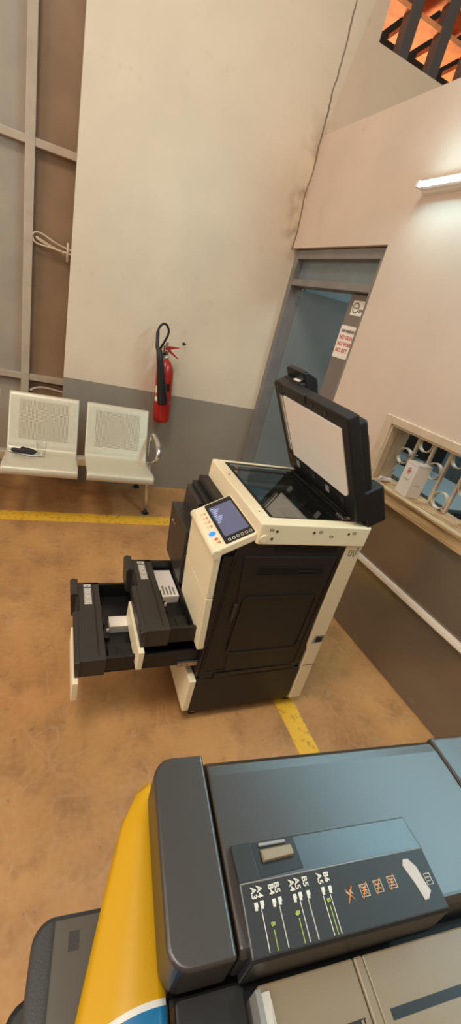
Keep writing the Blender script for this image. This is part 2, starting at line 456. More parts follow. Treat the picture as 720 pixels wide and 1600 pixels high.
for k in range(13):
    c = GS - GP/2 + GP*k
    if c > 3.2: break
    for z in ((1.112,) if k % 2 == 0 else (1.226, .992)):
        mb = MB(); n = 28; R0, R1 = .0475, .042
        ring(mb, [(c+R0*math.cos(2*PI*j/n), z+R0*math.sin(2*PI*j/n)) for j in range(n)], [(c+R1*math.cos(2*PI*j/n), z+R1*math.sin(2*PI*j/n)) for j in range(n)], 1, GT-.013, GT+.013, M['grille'])
        part('grille_ring', mb, win)

# white box, adaptor and cable on the sill
bx = W(1.889, .063, .946)
mb = MB(); w2, d2, hb = .046, .047, .188
mb.box((-w2,-d2,0), (w2,d2,hb-.012), M['white']); mb.box((-w2,-d2,hb-.0105), (w2,d2,hb), M['white'])
mb.box((-w2+.001,-d2+.001,hb-.012), (w2-.001,d2-.001,hb-.0105), M['inkdark'])
red = [(.0095*math.cos(2*PI*k/14), .0095*math.sin(2*PI*k/14)) for k in range(14)]
for dx, dz in ((0,.009),(0,-.009)):
    mb.tube([(-.004+dx+x*.8,-d2-.0006,.138+dz+z*.8) for x, z in red], .0022, M['inkred'], 6, True)
mb.box((-.018,-d2-.001,.1365), (.010,-d2,.1395), M['inkred'])
mb.box((-.022,-d2-.0008,.092), (.020,-d2,.0945), M['greypart']); mb.box((-.016,-d2-.0008,.086), (.014,-d2,.088), M['greypart'])
mb.box((w2,-.018,.07), (w2+.0008,.016,.073), M['greypart']); mb.box((w2,-.012,.0,), (w2+.0008,.012,.001), M['greypart'])
o = single('carton', mb, 'white upright cardboard box with a red emblem on the wooden window sill', 'box', local=True, bevel=.0015)
o.location = bx; o.rotation_euler = (0,0,WR + math.radians(-7))
mb = MB(); mb.lathe([(.013,0),(.015,.006),(.015,.07),(.011,.074)], M['white'], axis=(1,0,0), seg=16)
o = single('power_adaptor', mb, 'white plug adaptor lying at the left end of the window sill', 'adaptor', local=True)
o.location = W(1.712,.012,.9605); o.rotation_euler = (0,0,WR + math.radians(75))
mb = MB()
pts = [W(1.775,.16,1.14), W(1.755,.12,1.125), W(1.745,.08,1.075), W(1.735,.03,1.0), W(1.73,-.015,.955), W(1.725,-.042,.948), W(1.715,-.052,.92), W(1.70,-.045,.80), W(1.69,-.02,.62)]
def smooth(pts, n=6):
    pts = [Vector(p) for p in pts]; out = []
    for k in range(len(pts)-1):
        p0 = pts[max(k-1,0)]; p1 = pts[k]; p2 = pts[k+1]; p3 = pts[min(k+2,len(pts)-1)]
        for j in range(n):
            t = j/n
            out.append(.5*((2*p1)+(-p0+p2)*t+(2*p0-5*p1+4*p2-p3)*t*t+(-p0+3*p1-3*p2+p3)*t**3))
    return out + [pts[-1]]
mb.tube(smooth(pts), .0035, M['greypart'], 8)
single('power_cable', mb, 'grey cable passing through the window grille and drooping over the sill', 'cable')

# cable trunking, fluorescent light
mb = MB(); mb.box((1.10,-.018,.470), (5.1,-.0005,.506), M['trunk']); mb.box((1.10,-.022,.476), (5.1,-.018,.500), M['trunk'])
struct('trim_1', mb, bevel=.002, loc=W0, rz=WR)
for sc, lbl in ((1.86,'glowing fluorescent batten light on the right wall, the one nearest the door'), (3.22,'fluorescent batten light on the right wall, farther from the door')):
    L = thing('fluorescent_light', lbl, 'light', W(sc,0,2.41), WR, local=True)
    mb = MB(); mb.prism([(-.001,-.028),(-.001,.028),(-.022,.022),(-.034,.010),(-.034,-.010),(-.022,-.022)], 0, -.62, .62, M['white']); part('batten', mb, L)
    for x in (-.612, .612):
        mb = MB(); mb.box((x-.010,-.080,-.014), (x+.010,-.032,.014), M['white']); part('lamp_holder', mb, L, bevel=.002)
    mb = MB(); mb.lathe([(.013,-.600),(.013,.600)], M['tube'], base=(0,-.064,0), axis=(1,0,0), seg=16); mb.bm.normal_update(); bmesh.ops.recalc_face_normals(mb.bm, faces=mb.bm.faces); 
    wi = mb.mi(M['white'])
    for f in mb.bm.faces:                    # the back of the tube is an opaque white spine
        if f.normal.y > -.20 or abs(f.normal.x) > .9: f.material_index = wi
    part('tube', mb, L, label='glowing white tube')

# ventilation opening high on the back wall
mb = MB(); mb.box((V0,YB+.03,4.40), (V1,T,4.45), M['ventbar'])
vent = struct('window_2', mb)
for k in range(5):
    x = 2.045 + .285*k
    mb = MB(); mb.box((x,YB+.005,VZ), (x+.085,YB+.09,4.40), M['ventbar']); part('vent_bar', mb, vent, bevel=.003)
for r in range(5):
    z = 3.675 + .15*r
    for k in range(-1, 5):
        x0 = max(2.045 + .285*k + .085, V0); x1 = min(2.045 + .285*(k+1), V1)
        if x1 - x0 < .03: continue
        mb = MB(); mb.hexa([(x0,YB+.02,z),(x1,YB+.02,z),(x1,YB+.36,z+.0),(x0,YB+.36,z)], [(x0,YB+.02,z+.03),(x1,YB+.02,z+.03),(x1,YB+.36,z+.03),(x0,YB+.36,z+.03)], M['clay'])
        part('clay_louvre', mb, vent)

# sheet metal gate behind the end of the back wall
GY = 3.72
mb = MB(); mb.box((-3.2,GY,.02), (-.235,GY+.02,4.6), M['gategrey']); mb.box((-.235,GY,.02), (.8,GY+.02,4.6), M['gatedark'])
gate = struct('door_2', mb)
for x0, x1 in ((-.272,-.214), (-1.5,-1.44), (-2.7,-2.64)):
    mb = MB(); mb.box((x0,3.662,.02), (x1,GY,4.6), M['gatebar']); part('gate_post', mb, gate, bevel=.004)
for z in (.75, 2.236, 3.7):
    mb = MB(); mb.box((-3.2,3.668,z), (.6,GY,z+.046), M['gatebar']); part('gate_rail', mb, gate, bevel=.003)
# rope loop hung on the gate
mb = MB()
def gp(x, z, y=3.655): return (x, y, z)
mb.tube(smooth([gp(.05,1.715), gp(-.06,1.735,3.66), gp(-.16,1.77,3.67), gp(-.205,1.765,3.67), gp(-.215,1.735,3.67), gp(-.19,1.705,3.67), gp(-.10,1.70,3.665), gp(.05,1.69)]), .006, M['rope'], 8)
mb.tube(smooth([gp(.05,1.70,3.668), gp(-.05,1.70,3.67), gp(-.17,1.735,3.68), gp(-.195,1.745,3.68), gp(-.16,1.722,3.68), gp(.05,1.67,3.672)]), .006, M['rope'], 8)
mb.tube([gp(.012,1.76), gp(.014,1.64)], .008, M['rope'], 8)
single('rope', mb, 'off-white rope loop tied on the brown gate beside the wall edge', 'rope', (-.08,3.66,1.72))
mb = MB()
mb.tube(smooth([(-.20,3.64,.675),(-.17,3.64,.70),(-.10,3.64,.715),(.03,3.645,.70),(.10,3.64,.69)]), .009, M['gatebar'], 8)
mb.tube([(-.20,3.64,.68), (-.20,3.66,.68), (-.20,GY,.68)], .007, M['gatebar'], 8)
single('bent_rod', mb, 'thin bent grey rod sticking out behind the top of the left bench seat', 'rod', (-.05,3.64,.69))
# bolt hole and hook on the wall
mb = MB(); mb.tube([(.912,YB-.001,1.292),(.912,YB-.028,1.294),(.922,YB-.032,1.294)], .006, M['rubber'], 8); mb.lathe([(.012,0),(.010,.003)], M['rubber'], base=(.912,YB,1.292), axis=(0,-1,0), seg=12)
single('wall_hook', mb, 'tiny dark metal hook in the cream wall right of the fire extinguisher', 'hook', (.912,YB,1.292))

# yellow floor lines
mb = MB(); mb.box((-4.9,2.735,0), (1.14,2.865,.0012), M['yellowpaint']); single('floor_line', mb, 'long yellow painted line crossing the floor in front of the metal bench', 'floor marking', (0,2.8,0))
mb = MB(); mb.box((1.04,-3.5,0), (1.14,2.735,.0012), M['yellowpaint']); single('floor_line', mb, 'worn yellow painted stripe running from under the open copier towards the foreground', 'floor marking', (1.09,1,0))

# ------------------------------------------------------------------ bench
B = thing('beam_bench', 'silver perforated steel waiting bench against the back wall', 'bench', (-.08,3.05,0))
prof = [(2.668,.375),(2.660,.395),(2.664,.415),(2.680,.426),(2.72,.428),(2.85,.416),(2.96,.404),(3.005,.404),(3.030,.418),(3.045,.445),(3.075,.50),(3.17,.70),(3.196,.752),(3.212,.764),(3.228,.760)]
def seat(x0, x1):
    mb = MB(); bm = mb.bm; uvl = bm.loops.layers.uv.new('UVMap'); si, pi_ = mb.mi(M['steel']), mb.mi(M['perf'])
    P = smooth([Vector((0,)+p) for p in prof], 4)
    L_ = [0]
    for a, b in zip(P, P[1:]): L_.append(L_[-1] + (b-a).length)
    tot = L_[-1]; xs = [x0, x0+.012, x0+.065, x1-.065, x1-.012, x1]
    # perforated zone on the backrest only, between these fractions of the run
    z0, z1 = .475, .715
    G = [[bm.verts.new((x, p.y, p.z)) for x in xs] for p in P]
    for i in range(len(P)-1):
        for j in range(len(xs)-1):
            f = bm.faces.new((G[i][j], G[i][j+1], G[i+1][j+1], G[i+1][j])); f.smooth = True
            z = (P[i].z+P[i+1].z)/2; y = (P[i].y+P[i+1].y)/2
            f.material_index = pi_ if (j == 2 and y > 3.03 and z0 < z < z1) else si
            for lp, (ii, jj) in zip(f.loops, ((i,j),(i,j+1),(i+1,j+1),(i+1,j))): lp[uvl].uv = (xs[jj], L_[ii])
    o = part('seat', mb, B)
    s = o.modifiers.new('solid', 'SOLIDIFY'); s.thickness = .006; s.offset = 0
    return o
for x0, x1 in ((-.305,.152), (.208,.668), (-.822,-.362)): seat(x0, x1)
mb = MB(); mb.box((-.85,3.02,.325), (.715,3.09,.385), M['steel']); part('beam', mb, B, bevel=.004)
for k, (a, b) in enumerate(((-.305,.152), (.208,.668), (-.822,-.362))):
    c = (a+b)/2
    for dx in (-.13, .13):
        mb = MB(); mb.prism([(2.78,.410),(3.06,.385),(3.06,.372),(2.78,.402)], 0, c+dx-.018, c+dx+.018, M['steel']); part('bracket', mb, B)
for x in (.702, -.84):
    mb = MB(); mb.tube([(x,3.055,.36),(x,3.02,.26),(x,2.925,.03)], [.018,.018,.015], M['chrome'], 10); lg = part('leg', mb, B)
    mb = MB(); mb.lathe([(.026,0),(.028,.008),(.016,.020),(.012,.034)], M['rubber'], base=(x,2.92,.0), seg=16); part('rubber_foot', mb, lg)
    mb = MB(); mb.tube([(x,3.065,.36),(x,3.12,.26),(x,3.405,.03)], [.018,.018,.015], M['chrome'], 10); lg = part('leg', mb, B)
    mb = MB(); mb.lathe([(.026,0),(.028,.008),(.016,.020),(.012,.034)], M['rubber'], base=(x,3.41,.0), seg=16); part('rubber_foot', mb, lg)
    mb = MB()
    q = smooth([(x-.014,3.075,.44),(x-.008,3.10,.56),(x,3.085,.615),(x+.006,3.02,.628),(x+.010,2.90,.60),(x+.010,2.84,.555),(x+.006,2.85,.50),(x,2.93,.445),(x-.008,3.03,.39)])
    n = len(q); mb.tube(q, [.010 + .008*math.sin(PI*k/(n-1)) for k in range(n)], M['chrome'], 10); part('armrest', mb, B)

# cup, paper and dark bundle on the left seat
zc = .4235
mb = MB(); n = 20
mb.lathe([(.026,.0),(.0265,.002),(.036,.105),(.0385,.108),(.0365,.1085),(.0345,.104),(.0250,.004)], M['clear'], seg=n)
o = single('plastic_cup', mb, 'clear plastic cup standing on the left bench seat beside white paper', 'cup', local=True); o.location = (-.083,2.905,.4145)
mb = MB(); i = mb.mi(M['paper'])
mb.hexa([(-.300,2.975,.4115),(-.155,2.878,.4225),(-.070,2.918,.4185),(-.175,3.005,.4115)], [(-.300,2.975,.4130),(-.155,2.878,.4240),(-.070,2.918,.4200),(-.175,3.005,.4130)], M['paper'])
single('paper_sheet', mb, 'small white paper sheet lying on the left bench seat under a dark bundle', 'paper', (-.18,2.94,.414))
mb = MB()
def lump(c, d, L, r):
    d = Vector(d).normalized(); c = Vector(c)
    K = [-.5,-.46,-.36,-.2,0,.18,.3,.42,.48,.5]; Rr = [.2,.62,.9,.86,1,.92,1.02,.8,.5,.15]
    mb.tube([c + d*L*k + Vector((0,0,.003*math.sin(k*14))) for k in K], [r*v for v in Rr], M['navyblack'], 12)
M['navyblack'] = mat('dark plum fabric', rgb(34, 26, 32), .7, noise=.3, nscale=60)
lump((-.195,2.925,.436), (1,-.16,.03), .15, .016); lump((-.165,2.955,.436), (1,-.45,0), .11, .015); lump((-.235,2.935,.434), (1,.1,0), .07, .015)
single('cloth_bundle', mb, 'dark lumpy bundle lying on white paper on the left bench seat', 'bundle', (-.18,2.93,.418))

# ------------------------------------------------------------------ fire extinguisher (hangs slightly tilted)
E_ = thing('fire_extinguisher', 'red fire extinguisher with a black horn hanging on the back wall', 'fire extinguisher', (.812,3.362,.655), local=True, rot=(0, math.radians(-4.6), 0))
mb = MB(); mb.lathe([(.038,0),(.058,.004),(.068,.018),(.070,.035),(.070,.395),(.067,.425),(.057,.458),(.040,.486),(.023,.500),(.018,.508)], M['red'], seg=28); part('cylinder', mb, E_)
mb = MB(); mb.lathe([(.0705,.172),(.0712,.173),(.0712,.176),(.0705,.177)], M['metal'], seg=28, cap=False)
part('strap', mb, E_, label='thin silver band')
mb = MB()
for a0, a1, z0, z1, m in ((195,235,.18,.30,M['paper']), (200,228,.215,.245,M['inkred']), (262,300,.27,.33,M['rubber'])):
    i = mb.mi(m); r = .0710 if m != M['inkred'] else .0714; n = 6
    A = [[mb.bm.verts.new((r*math.cos(math.radians(a0+(a1-a0)*k/n)), r*math.sin(math.radians(a0+(a1-a0)*k/n)), z)) for k in range(n+1)] for z in (z0, z1)]
    for k in range(n): mb.bm.faces.new((A[0][k], A[0][k+1], A[1][k+1], A[1][k])).material_index = i
part('label_sticker', mb, E_, label='white sticker with red print')
mb = MB(); mb.lathe([(.018,.505),(.018,.52),(.013,.524),(.013,.56),(.016,.562),(.016,.575)], M['metal'], seg=16)
mb.tube([(0,0,.545),(-.05,-.012,.545),(-.066,-.02,.548)], [.010,.010,.012], M['rubber'], 10); mb.box((-.010,.008,.56), (.012,.018,.63), M['metal'])
part('valve', mb, E_)
mb = MB(); mb.prism([(-.012,.592),(.02,.606),(.07,.604),(.098,.603),(.098,.598),(.05,.590),(.015,.575),(-.012,.568)], 1, -.009, .009, M['red'])
part('lever', mb, E_, bevel=.002)
mb = MB(); mb.prism([(.0,.568),(.025,.580),(.06,.552),(.095,.522),(.090,.516),(.05,.540),(.02,.560)], 1, -.008, .008, M['red']); part('carry_handle', mb, E_, bevel=.002)
mb = MB(); hx, hy = -.052, -.066
mb.tube(smooth([(-.062,-.02,.548),(-.070,-.035,.560),(-.050,-.05,.61),(-.018,-.058,.68),(-.012,-.06,.72),(-.03,-.062,.757),(-.058,-.064,.762),(-.085,-.066,.735),(-.094,-.068,.69)]), .0085, M['rubber'], 10)
part('hose', mb, E_)
mb = MB()
mb.tube([(-.094,-.068,.705),(-.092,-.07,.60),(-.078,-0.090,.575),(-.066,-0.094,.50),(-.045,-0.100,.34),(-.022,-0.104,.19),(-.020,-0.104,.178)], [.013,.014,.022,.026,.034,.042,.040], M['black'], 18)
part('horn', mb, E_)
mb = MB(); mb.prism([(-.02,.30),(.02,.30),(.02,.42),(.012,.44),(.012,.60),(-.012,.60),(-.012,.44),(-.02,.42)], 1, .071, .086, M['metal']); part('wall_bracket', mb, E_)

# ------------------------------------------------------------------ the open copier
CP = thing('photocopier', 'ivory and black floor-standing photocopier with raised lid and trays pulled out', 'photocopier', (.85,1.33,0))
y0, y1 = 1.055, 1.615
FX, BX = .575, 1.075   # black cabinet front / back
mb = MB()
mb.box((FX+.005,y0+.01,.055), (BX,y1-.01,.262), M['blackside'])
mb.box((FX,y0+.004,.266), (BX,y1-.004,.905), M['blackside'])
cab = part('cabinet', mb, CP, bevel=.006)
# side panels that face the camera
mb = MB(); mb.prism(rrect(.585,.266,1.045,.930,.012), 1, y0-.004, y0+.01, M['blackside']); sp = part('side_panel', mb, CP, bevel=.002)
mb = MB(); ring(mb, rrect(.592,.300,1.030,.880,.03), rrect(.597,.305,1.025,.875,.026), 1, y0-.0065, y0-.003, M['black']); part('panel_groove', mb, sp)
mb = MB(); mb.prism([(.690,.300),(1.005,.300),(1.018,.875),(.622,.875)], 1, y0-.008, y0-.003, M['blackside']); dr = part('side_door', mb, sp, bevel=.003)
mb = MB(); pl = rrect(.668,.400,1.000,.695,.022); pi2 = rrect(.676,.408,.992,.687,.018)
ring(mb, pl, pi2, 1, y0-.0125, y0-.006, M['darker']); part('panel_rim', mb, dr)
mb = MB(); mb.prism([(.645,.268),(1.010,.282),(1.010,.298),(.645,.292)], 1, y0-.0095, y0-.003, M['black']); part('hand_slot', mb, sp)
mb = MB(); mb.box((.640,y0-.014,.58), (.652,y0-.003,.66), M['dark']); part('latch', mb, dr, bevel=.002)
mb = MB()
for k in range(5): mb.box((.735,y0-.0062,.893+k*.006), (1.005,y0-.0035,.8955+k*.006), M['black'])
for k in range(6): mb.box((.690,y0-.0105,.795+k*.0065), (.98,y0-.0075,.798+k*.0065), M['black'])
part('vent_slots', mb, sp)
mb = MB(); mb.box((.58,y0-.003,.06), (BX,y0+.012,.262), M['blackside']); part('lower_panel', mb, CP, bevel=.003)
# ivory rear cover strip
mb = MB()
mb.prism([(1.045,.932),(1.122,.932),(1.150,.055),(1.088,.055),(1.076,.36),(1.062,.40),(1.050,.60)], 1, y0-.006, y1, M['creamdk']); rc = part('rear_cover', mb, CP, bevel=.004)
mb = MB(); mb.prism([(1.078,.415),(1.135,.42),(1.137,.46),(1.082,.46)], 1, y0-.0075, y0-.004, M['greypart']); mb.box((1.092,y0-.009,.422), (1.124,y0-.006,.452), M['rubber']); part('socket', mb, rc)
mb = MB()
mb.box((1.082,y0-.0068,.276), (1.145,y0-.0055,.279), M['dark']); part('cover_seam', mb, rc); mb = MB();
mb.box((1.062,y0-.0068,.905), (1.122,y0-.0055,.907), M['dark'])
part('cover_seam', mb, rc)
for xx in (1.068, 1.09):
    mb = MB(); mb.tube(smooth([(xx,y0-.0062,.902),(xx,y0-.0062,.888),(xx+.006,y0-.0062,.880),(xx+.012,y0-.0062,.888),(xx+.012,y0-.0062,.902)]), .0014, M['dark'], 6); part('hook_mark', mb, rc)
mb = MB(); mb.lathe([(.004,0),(.003,.002)], M['dark'], base=(1.105,y0-.006,.915), axis=(0,-1,0), seg=12); part('screw', mb, rc)
# scanner deck
DZ0, DZ1 = .930, 1.012
SX0, SX1, SY0, SY1 = .645, 1.122, 1.040, 1.615
mb = MB()
outer = rrect(SX0,SY0,SX1,SY1,.012); inner = rrect(.700,1.092,1.108,1.598,.006)
ring(mb, outer, inner, 2, DZ0, DZ1, M['cream']); sc_ = part('scanner_frame', mb, CP, bevel=.004)
mb = MB(); mb.box((.70,1.092,DZ0+.002), (1.108,1.598,DZ0+.008), M['darker']); mb.box((.716,1.31,DZ0+.008), (1.0,1.395,DZ0+.014), M['bedreflect']); mb.box((.716,1.48,DZ0+.008), (1.0,1.498,DZ0+.03), M['pad']); part('scanner_bed', mb, CP)  # teal plate puts the door's reflection into the bed colour
mb = MB(); ring(mb, rrect(.7005,1.0925,1.1075,1.5975,.006), rrect(.716,1.100,1.008,1.500,.004), 2, DZ1-.012, DZ1-.003, M['lidblack']); part('platen_surround', mb, CP)
mb = MB(); mb.box((.712,1.096,DZ1-.0035), (1.012,1.504,DZ1-.0005), M['glass']); part('platen_glass', mb, CP, label='clear platen glass')
mb = MB(); mb.box((.73,1.525,DZ1-.003), (1.0,1.555,DZ1-.0008), M['glass']); mb.box((.72,1.562,DZ1-.003), (1.06,1.570,DZ1-.001), M['greypart']); part('feeder_glass', mb, CP)
mb = MB()
mb.box((.72,1.44,DZ0+.01), (.99,1.475,DZ0+.045), M['greypart']); mb.box((.72,1.415,DZ0+.01), (.99,1.425,DZ0+.05), M['metal'])
mb.box((.72,1.40,DZ0+.01), (.99,1.412,DZ0+.035), M['black']); part('scan_carriage', mb, CP)
mb = MB()
mb.box((.72,1.11,DZ0+.008), (.735,1.49,DZ0+.03), M['metal']); mb.box((.965,1.11,DZ0+.008), (.98,1.49,DZ0+.03), M['metal'])
mb.box((.80,1.16,DZ0+.008), (.91,1.30,DZ0+.030), M['greypart']); mb.box((.83,1.19,DZ0+.03), (.88,1.25,DZ0+.042), M['dark'])
part('scanner_rails', mb, CP)
# deck screws and slots on the near face
for x, z in ((.712,.985),(.865,.985),(1.02,.985),(.70,.955)):
    mb = MB(); mb.lathe([(.0055,0),(.0045,.0018)], M['dark'], base=(x,SY0,z), axis=(0,-1,0), seg=12); part('screw', mb, sc_)
for x, z in ((.69,.990),(.892,.989),(.945,.972),(1.045,.989)):
    mb = MB(); ring(mb, rrect(x-.008,z-.004,x+.008,z+.004,.002,2), rrect(x-.0065,z-.0028,x+.0065,z+.0028,.0015,2), 1, SY0-.0012, SY0+.001, M['dark']); part('slot', mb, sc_)
for x, y in ((.672,1.13),(.672,1.45)):
    mb = MB(); mb.lathe([(.004,0),(.003,.001)], M['dark'], base=(x,y,DZ1), seg=10); part('screw', mb, sc_)
mb = MB(); mb.tube([(.668,SY0+.004,.955),(.668,SY0-.006,.955)], .014, M['cream'], 16); part('hinge_cap', mb, sc_)
# hinge strip on the deck
mb = MB(); mb.box((1.03,1.12,DZ1-.002), (1.10,1.56,DZ1+.010), M['lidblack']); mb.box((1.02,1.10,DZ1-.003), (1.06,1.15,DZ1+.006), M['metal'])
part('hinge_strip', mb, CP, bevel=.002)
# black output bay between deck and cabinet
mb = MB(); mb.box((.60,y0+.012,.90), (1.05,y1-.004,DZ0+.003), M['blackside']); mb.box((.555,1.42,.775), (.70,1.612,.885), M['dark'])
part('output_bay', mb, CP, bevel=.008, seg=3)

# lid: local u up the lid, w outwards, y across
lo = Vector((1.033,0,1.052)); du = Vector((-.50,0,.866)); dw = Vector((.866,0,.50))
LM = Matrix(((du.x,0,dw.x,lo.x),(0,1,0,0),(du.z,0,dw.z,lo.z),(0,0,0,1)))   # (u,y,w)
def lid(name, mb, parent, **k): mb.xf(LM); return part(name, mb, parent, **k)
LY0, LY1 = 1.050, 1.612
mb = MB(); mb.prism(rrect(-.035,LY0,.398,LY1,[.020,.020,.006,.006]), 2, 0, .046, M['lidblack']); ld = lid('lid', mb, CP, bevel=.007, seg=3)
mb = MB(); mb.prism(rrect(.055,LY0+.012,.362,LY1-.17,.012), 2, .044, .082, M['lidblack']); mb.prism(rrect(.005,LY0+.03,.30,LY1-.15,.012), 2, .08, .096, M['lidblack'])
lid('feeder_cover', mb, ld, bevel=.010, seg=3)
mb = MB(); mb.prism(rrect(-.075,LY0-.002,.088,LY0+.062,.008), 2, .040, .122, M['lidblack']); lid('lid_hinge', mb, ld, bevel=.006)
mb = MB(); mb.prism(rrect(-.075,LY1-.075,.088,LY1-.012,.008), 2, .040, .122, M['lidblack'])
lid('lid_hinge', mb, ld, bevel=.006)
# feeder head block at the far end, with raised feed lip
mb = MB(); mb.prism(rrect(.03,LY1-.165,.400,LY1-.004,.012), 2, .044, .118, M['lidblack']); fh = lid('feeder_head', mb, ld, bevel=.008, seg=3)
mb = MB(); mb.prism(rrect(.38,LY1-.155,.436,LY1-.008,[.016,.016,.002,.002]), 2, .066, .088, M['lidblack']); lid('feed_lip', mb, fh, bevel=.008, seg=3)
mb = MB(); mb.prism([(.36,.066),(.436,.066),(.428,.092),(.398,.118),(.36,.118)], 1, LY1-.166, LY1-.154, M['lidblack']); lid('feed_guide', mb, fh, bevel=.003)
mb = MB(); mb.box((.3995,LY1-.135,.052), (.4010,LY1-.085,.078), M['paper']); mb.box((.4008,LY1-.13,.066), (.4014,LY1-.09,.071), M['inkred']); lid('label_sticker', mb, fh)
# underside: pad, rollers slit and small fittings
mb = MB(); mb.prism(rrect(.066,1.088,.352,1.528,[.012,.006,.030,.006]), 2, -.005, .001, M['pad']); lid('platen_pad', mb, ld, bevel=.002, label='white foam platen pad')
mb = MB(); mb.box((.085,1.540,-.003), (.345,1.550,.001), M['pad']); mb.box((.085,1.558,-.003), (.345,1.566,.001), M['greypart']); mb.box((.075,1.534,-.0015), (.355,1.572,.0008), M['black'])
lid('white_backing_strip', mb, ld)
for yy, uu in ((1.14,.03),(1.25,.022),(1.36,.03),(1.50,.025),(1.565,.04)):
    mb = MB(); mb.prism(rrect(uu-.012,yy-.014,uu+.018,yy+.014,.004), 2, -.003, .001, M['greypart'] if yy in (1.25,1.50) else M['dark']); lid('lid_fitting', mb, ld)
for yy, u0 in ((1.52,.368),(1.545,.368),(1.57,.368),(1.285,.368),(1.19,.366)):
    mb = MB(); mb.box((u0,yy-.008,-.002), (u0+.018,yy+.006,.001), M['dark']); lid('lid_fitting', mb, ld)
mb = MB(); mb.prism([(.365,1.33),(.401,1.33),(.401,1.52),(.365,1.50)], 2, -.0035, .012, M['black']); lid('lid_grip', mb, ld, bevel=.002)

# control panel
pu = Vector((.140,0,.080)).normalized(); pn = Vector((-pu.z,0,pu.x))
po = Vector((.505,0,.893))
PM = Matrix(((pu.x,0,pn.x,po.x),(0,1,0,0),(pu.z,0,pn.z,po.z),(0,0,0,1)))     # (up the panel, y, out)
def pan(name, mb, parent, **k): mb.xf(PM); return part(name, mb, parent, **k)
mb = MB(); mb.prism(rrect(0,1.048,.162,1.338,[.012,.012,.016,.016]), 2, -.030, 0, M['cream']); cp = pan('control_panel', mb, CP, bevel=.006, seg=3)
mb = MB(); mb.prism(rrect(.046,1.058,.156,1.326,.006), 2, -.002, .0025, M['black']); bz = pan('touch_screen', mb, cp, bevel=.001)
mb = MB(); mb.box((.056,1.096,.0020), (.148,1.296,.0030), M['screen'])
for k in range(9):
    y = 1.285 - k*.012; mb.box((.060 + .003*(k % 2),y-.007,.0030), (.072 + .006*((k*7) % 4),y,.0033), M['screentext'])
pan('display', mb, bz, label='lit blue grey display')
mb = MB()
for k in range(6):
    ring(mb, rrect(.060+k*.0158,1.066,.070+k*.0158,1.080,.002,2), rrect(.0615+k*.0158,1.0675,.0685+k*.0158,1.0785,.0015,2), 2, .0023, .0031, M['line'])
pan('touch_keys', mb, bz)
for c, r, m, nm, lb in (((.022,1.142),.0125,'blueled','start_button','glowing blue round button'), ((.026,1.106),.0065,'redled','stop_button','small red button'), ((.030,1.084),.006,'orange','reset_button','small orange button')):
    mb = MB(); mb.lathe([(r,-.001),(r,.002),(r*.8,.0032)], M[m], base=(c[0],c[1],0), seg=18); pan(nm, mb, cp, label=lb)
mb = MB()
for k in range(4): mb.prism(rrect(.016,1.182+k*.030,.026,1.196+k*.030,.004,3), 2, -.001, .0012, M['creamdk']); mb.box((.030,1.180+k*.03,-.0005),(.036,1.194+k*.03,.0006), M['orange'])
pan('key_marks', mb, cp)
mb = MB(); mb.lathe([(.017,0),(.017,.292),(.014,.295)], M['cream'], base=(.516,1.045,.880), axis=(0,1,0), seg=20); part('panel_hinge', mb, cp)
mb = MB(); mb.prism([(.55,.84),(.655,.86),(.66,.935),(.62,.935),(.56,.89)], 1, 1.066, 1.325, M['dark']); part('panel_support', mb, CP, bevel=.006)
# ivory front door (two stacked panels)
mb = MB(); mb.prism([(.520,.690),(.548,.690),(.536,.872),(.508,.872)], 1, 1.050, 1.338, M['cream']); part('front_cover', mb, CP, bevel=.004)
mb = MB(); mb.prism([(.540,.436),(.568,.436),(.549,.687),(.521,.687)], 1, 1.050, 1.338, M['cream']); part('front_door', mb, CP, bevel=.004)
mb = MB(); mb.box((.548,1.055,.438), (.585,1.345,.87), M['blackside']); part('front_frame', mb, CP)
mb = MB(); mb.prism([(.520,.524),(.58,.524),(.58,.79),(.502,.79)], 1, 1.344, 1.612, M['dark']); dp = part('front_panel', mb, CP, bevel=.005)
mb = MB(); mb.prism([(1.545,.720),(1.565,.716),(1.573,.742),(1.560,.748)], 0, .5065, .516, M['line']); mb.prism([(1.505,.722),(1.540,.716),(1.540,.720),(1.505,.726)], 0, .5065, .516, M['greypart']); part('panel_mark', mb, dp)
# casters
for x, y in ((.617,1.095),(1.135-.03,1.095),(.617,1.57),(1.105,1.57)):
    mb = MB(); mb.tube([(x,y-.012,.022),(x,y+.012,.022)], .0215, M['rubber'], 16); mb.box((x-.012,y-.017,.02), (x+.012,y+.017,.058), M['metal']); part('caster', mb, CP)
# closed lowest drawer
mb = MB(); mb.box((.548,1.048,.078), (.578,1.60,.258), M['cream']); part('drawer_front', mb, CP, bevel=.005)

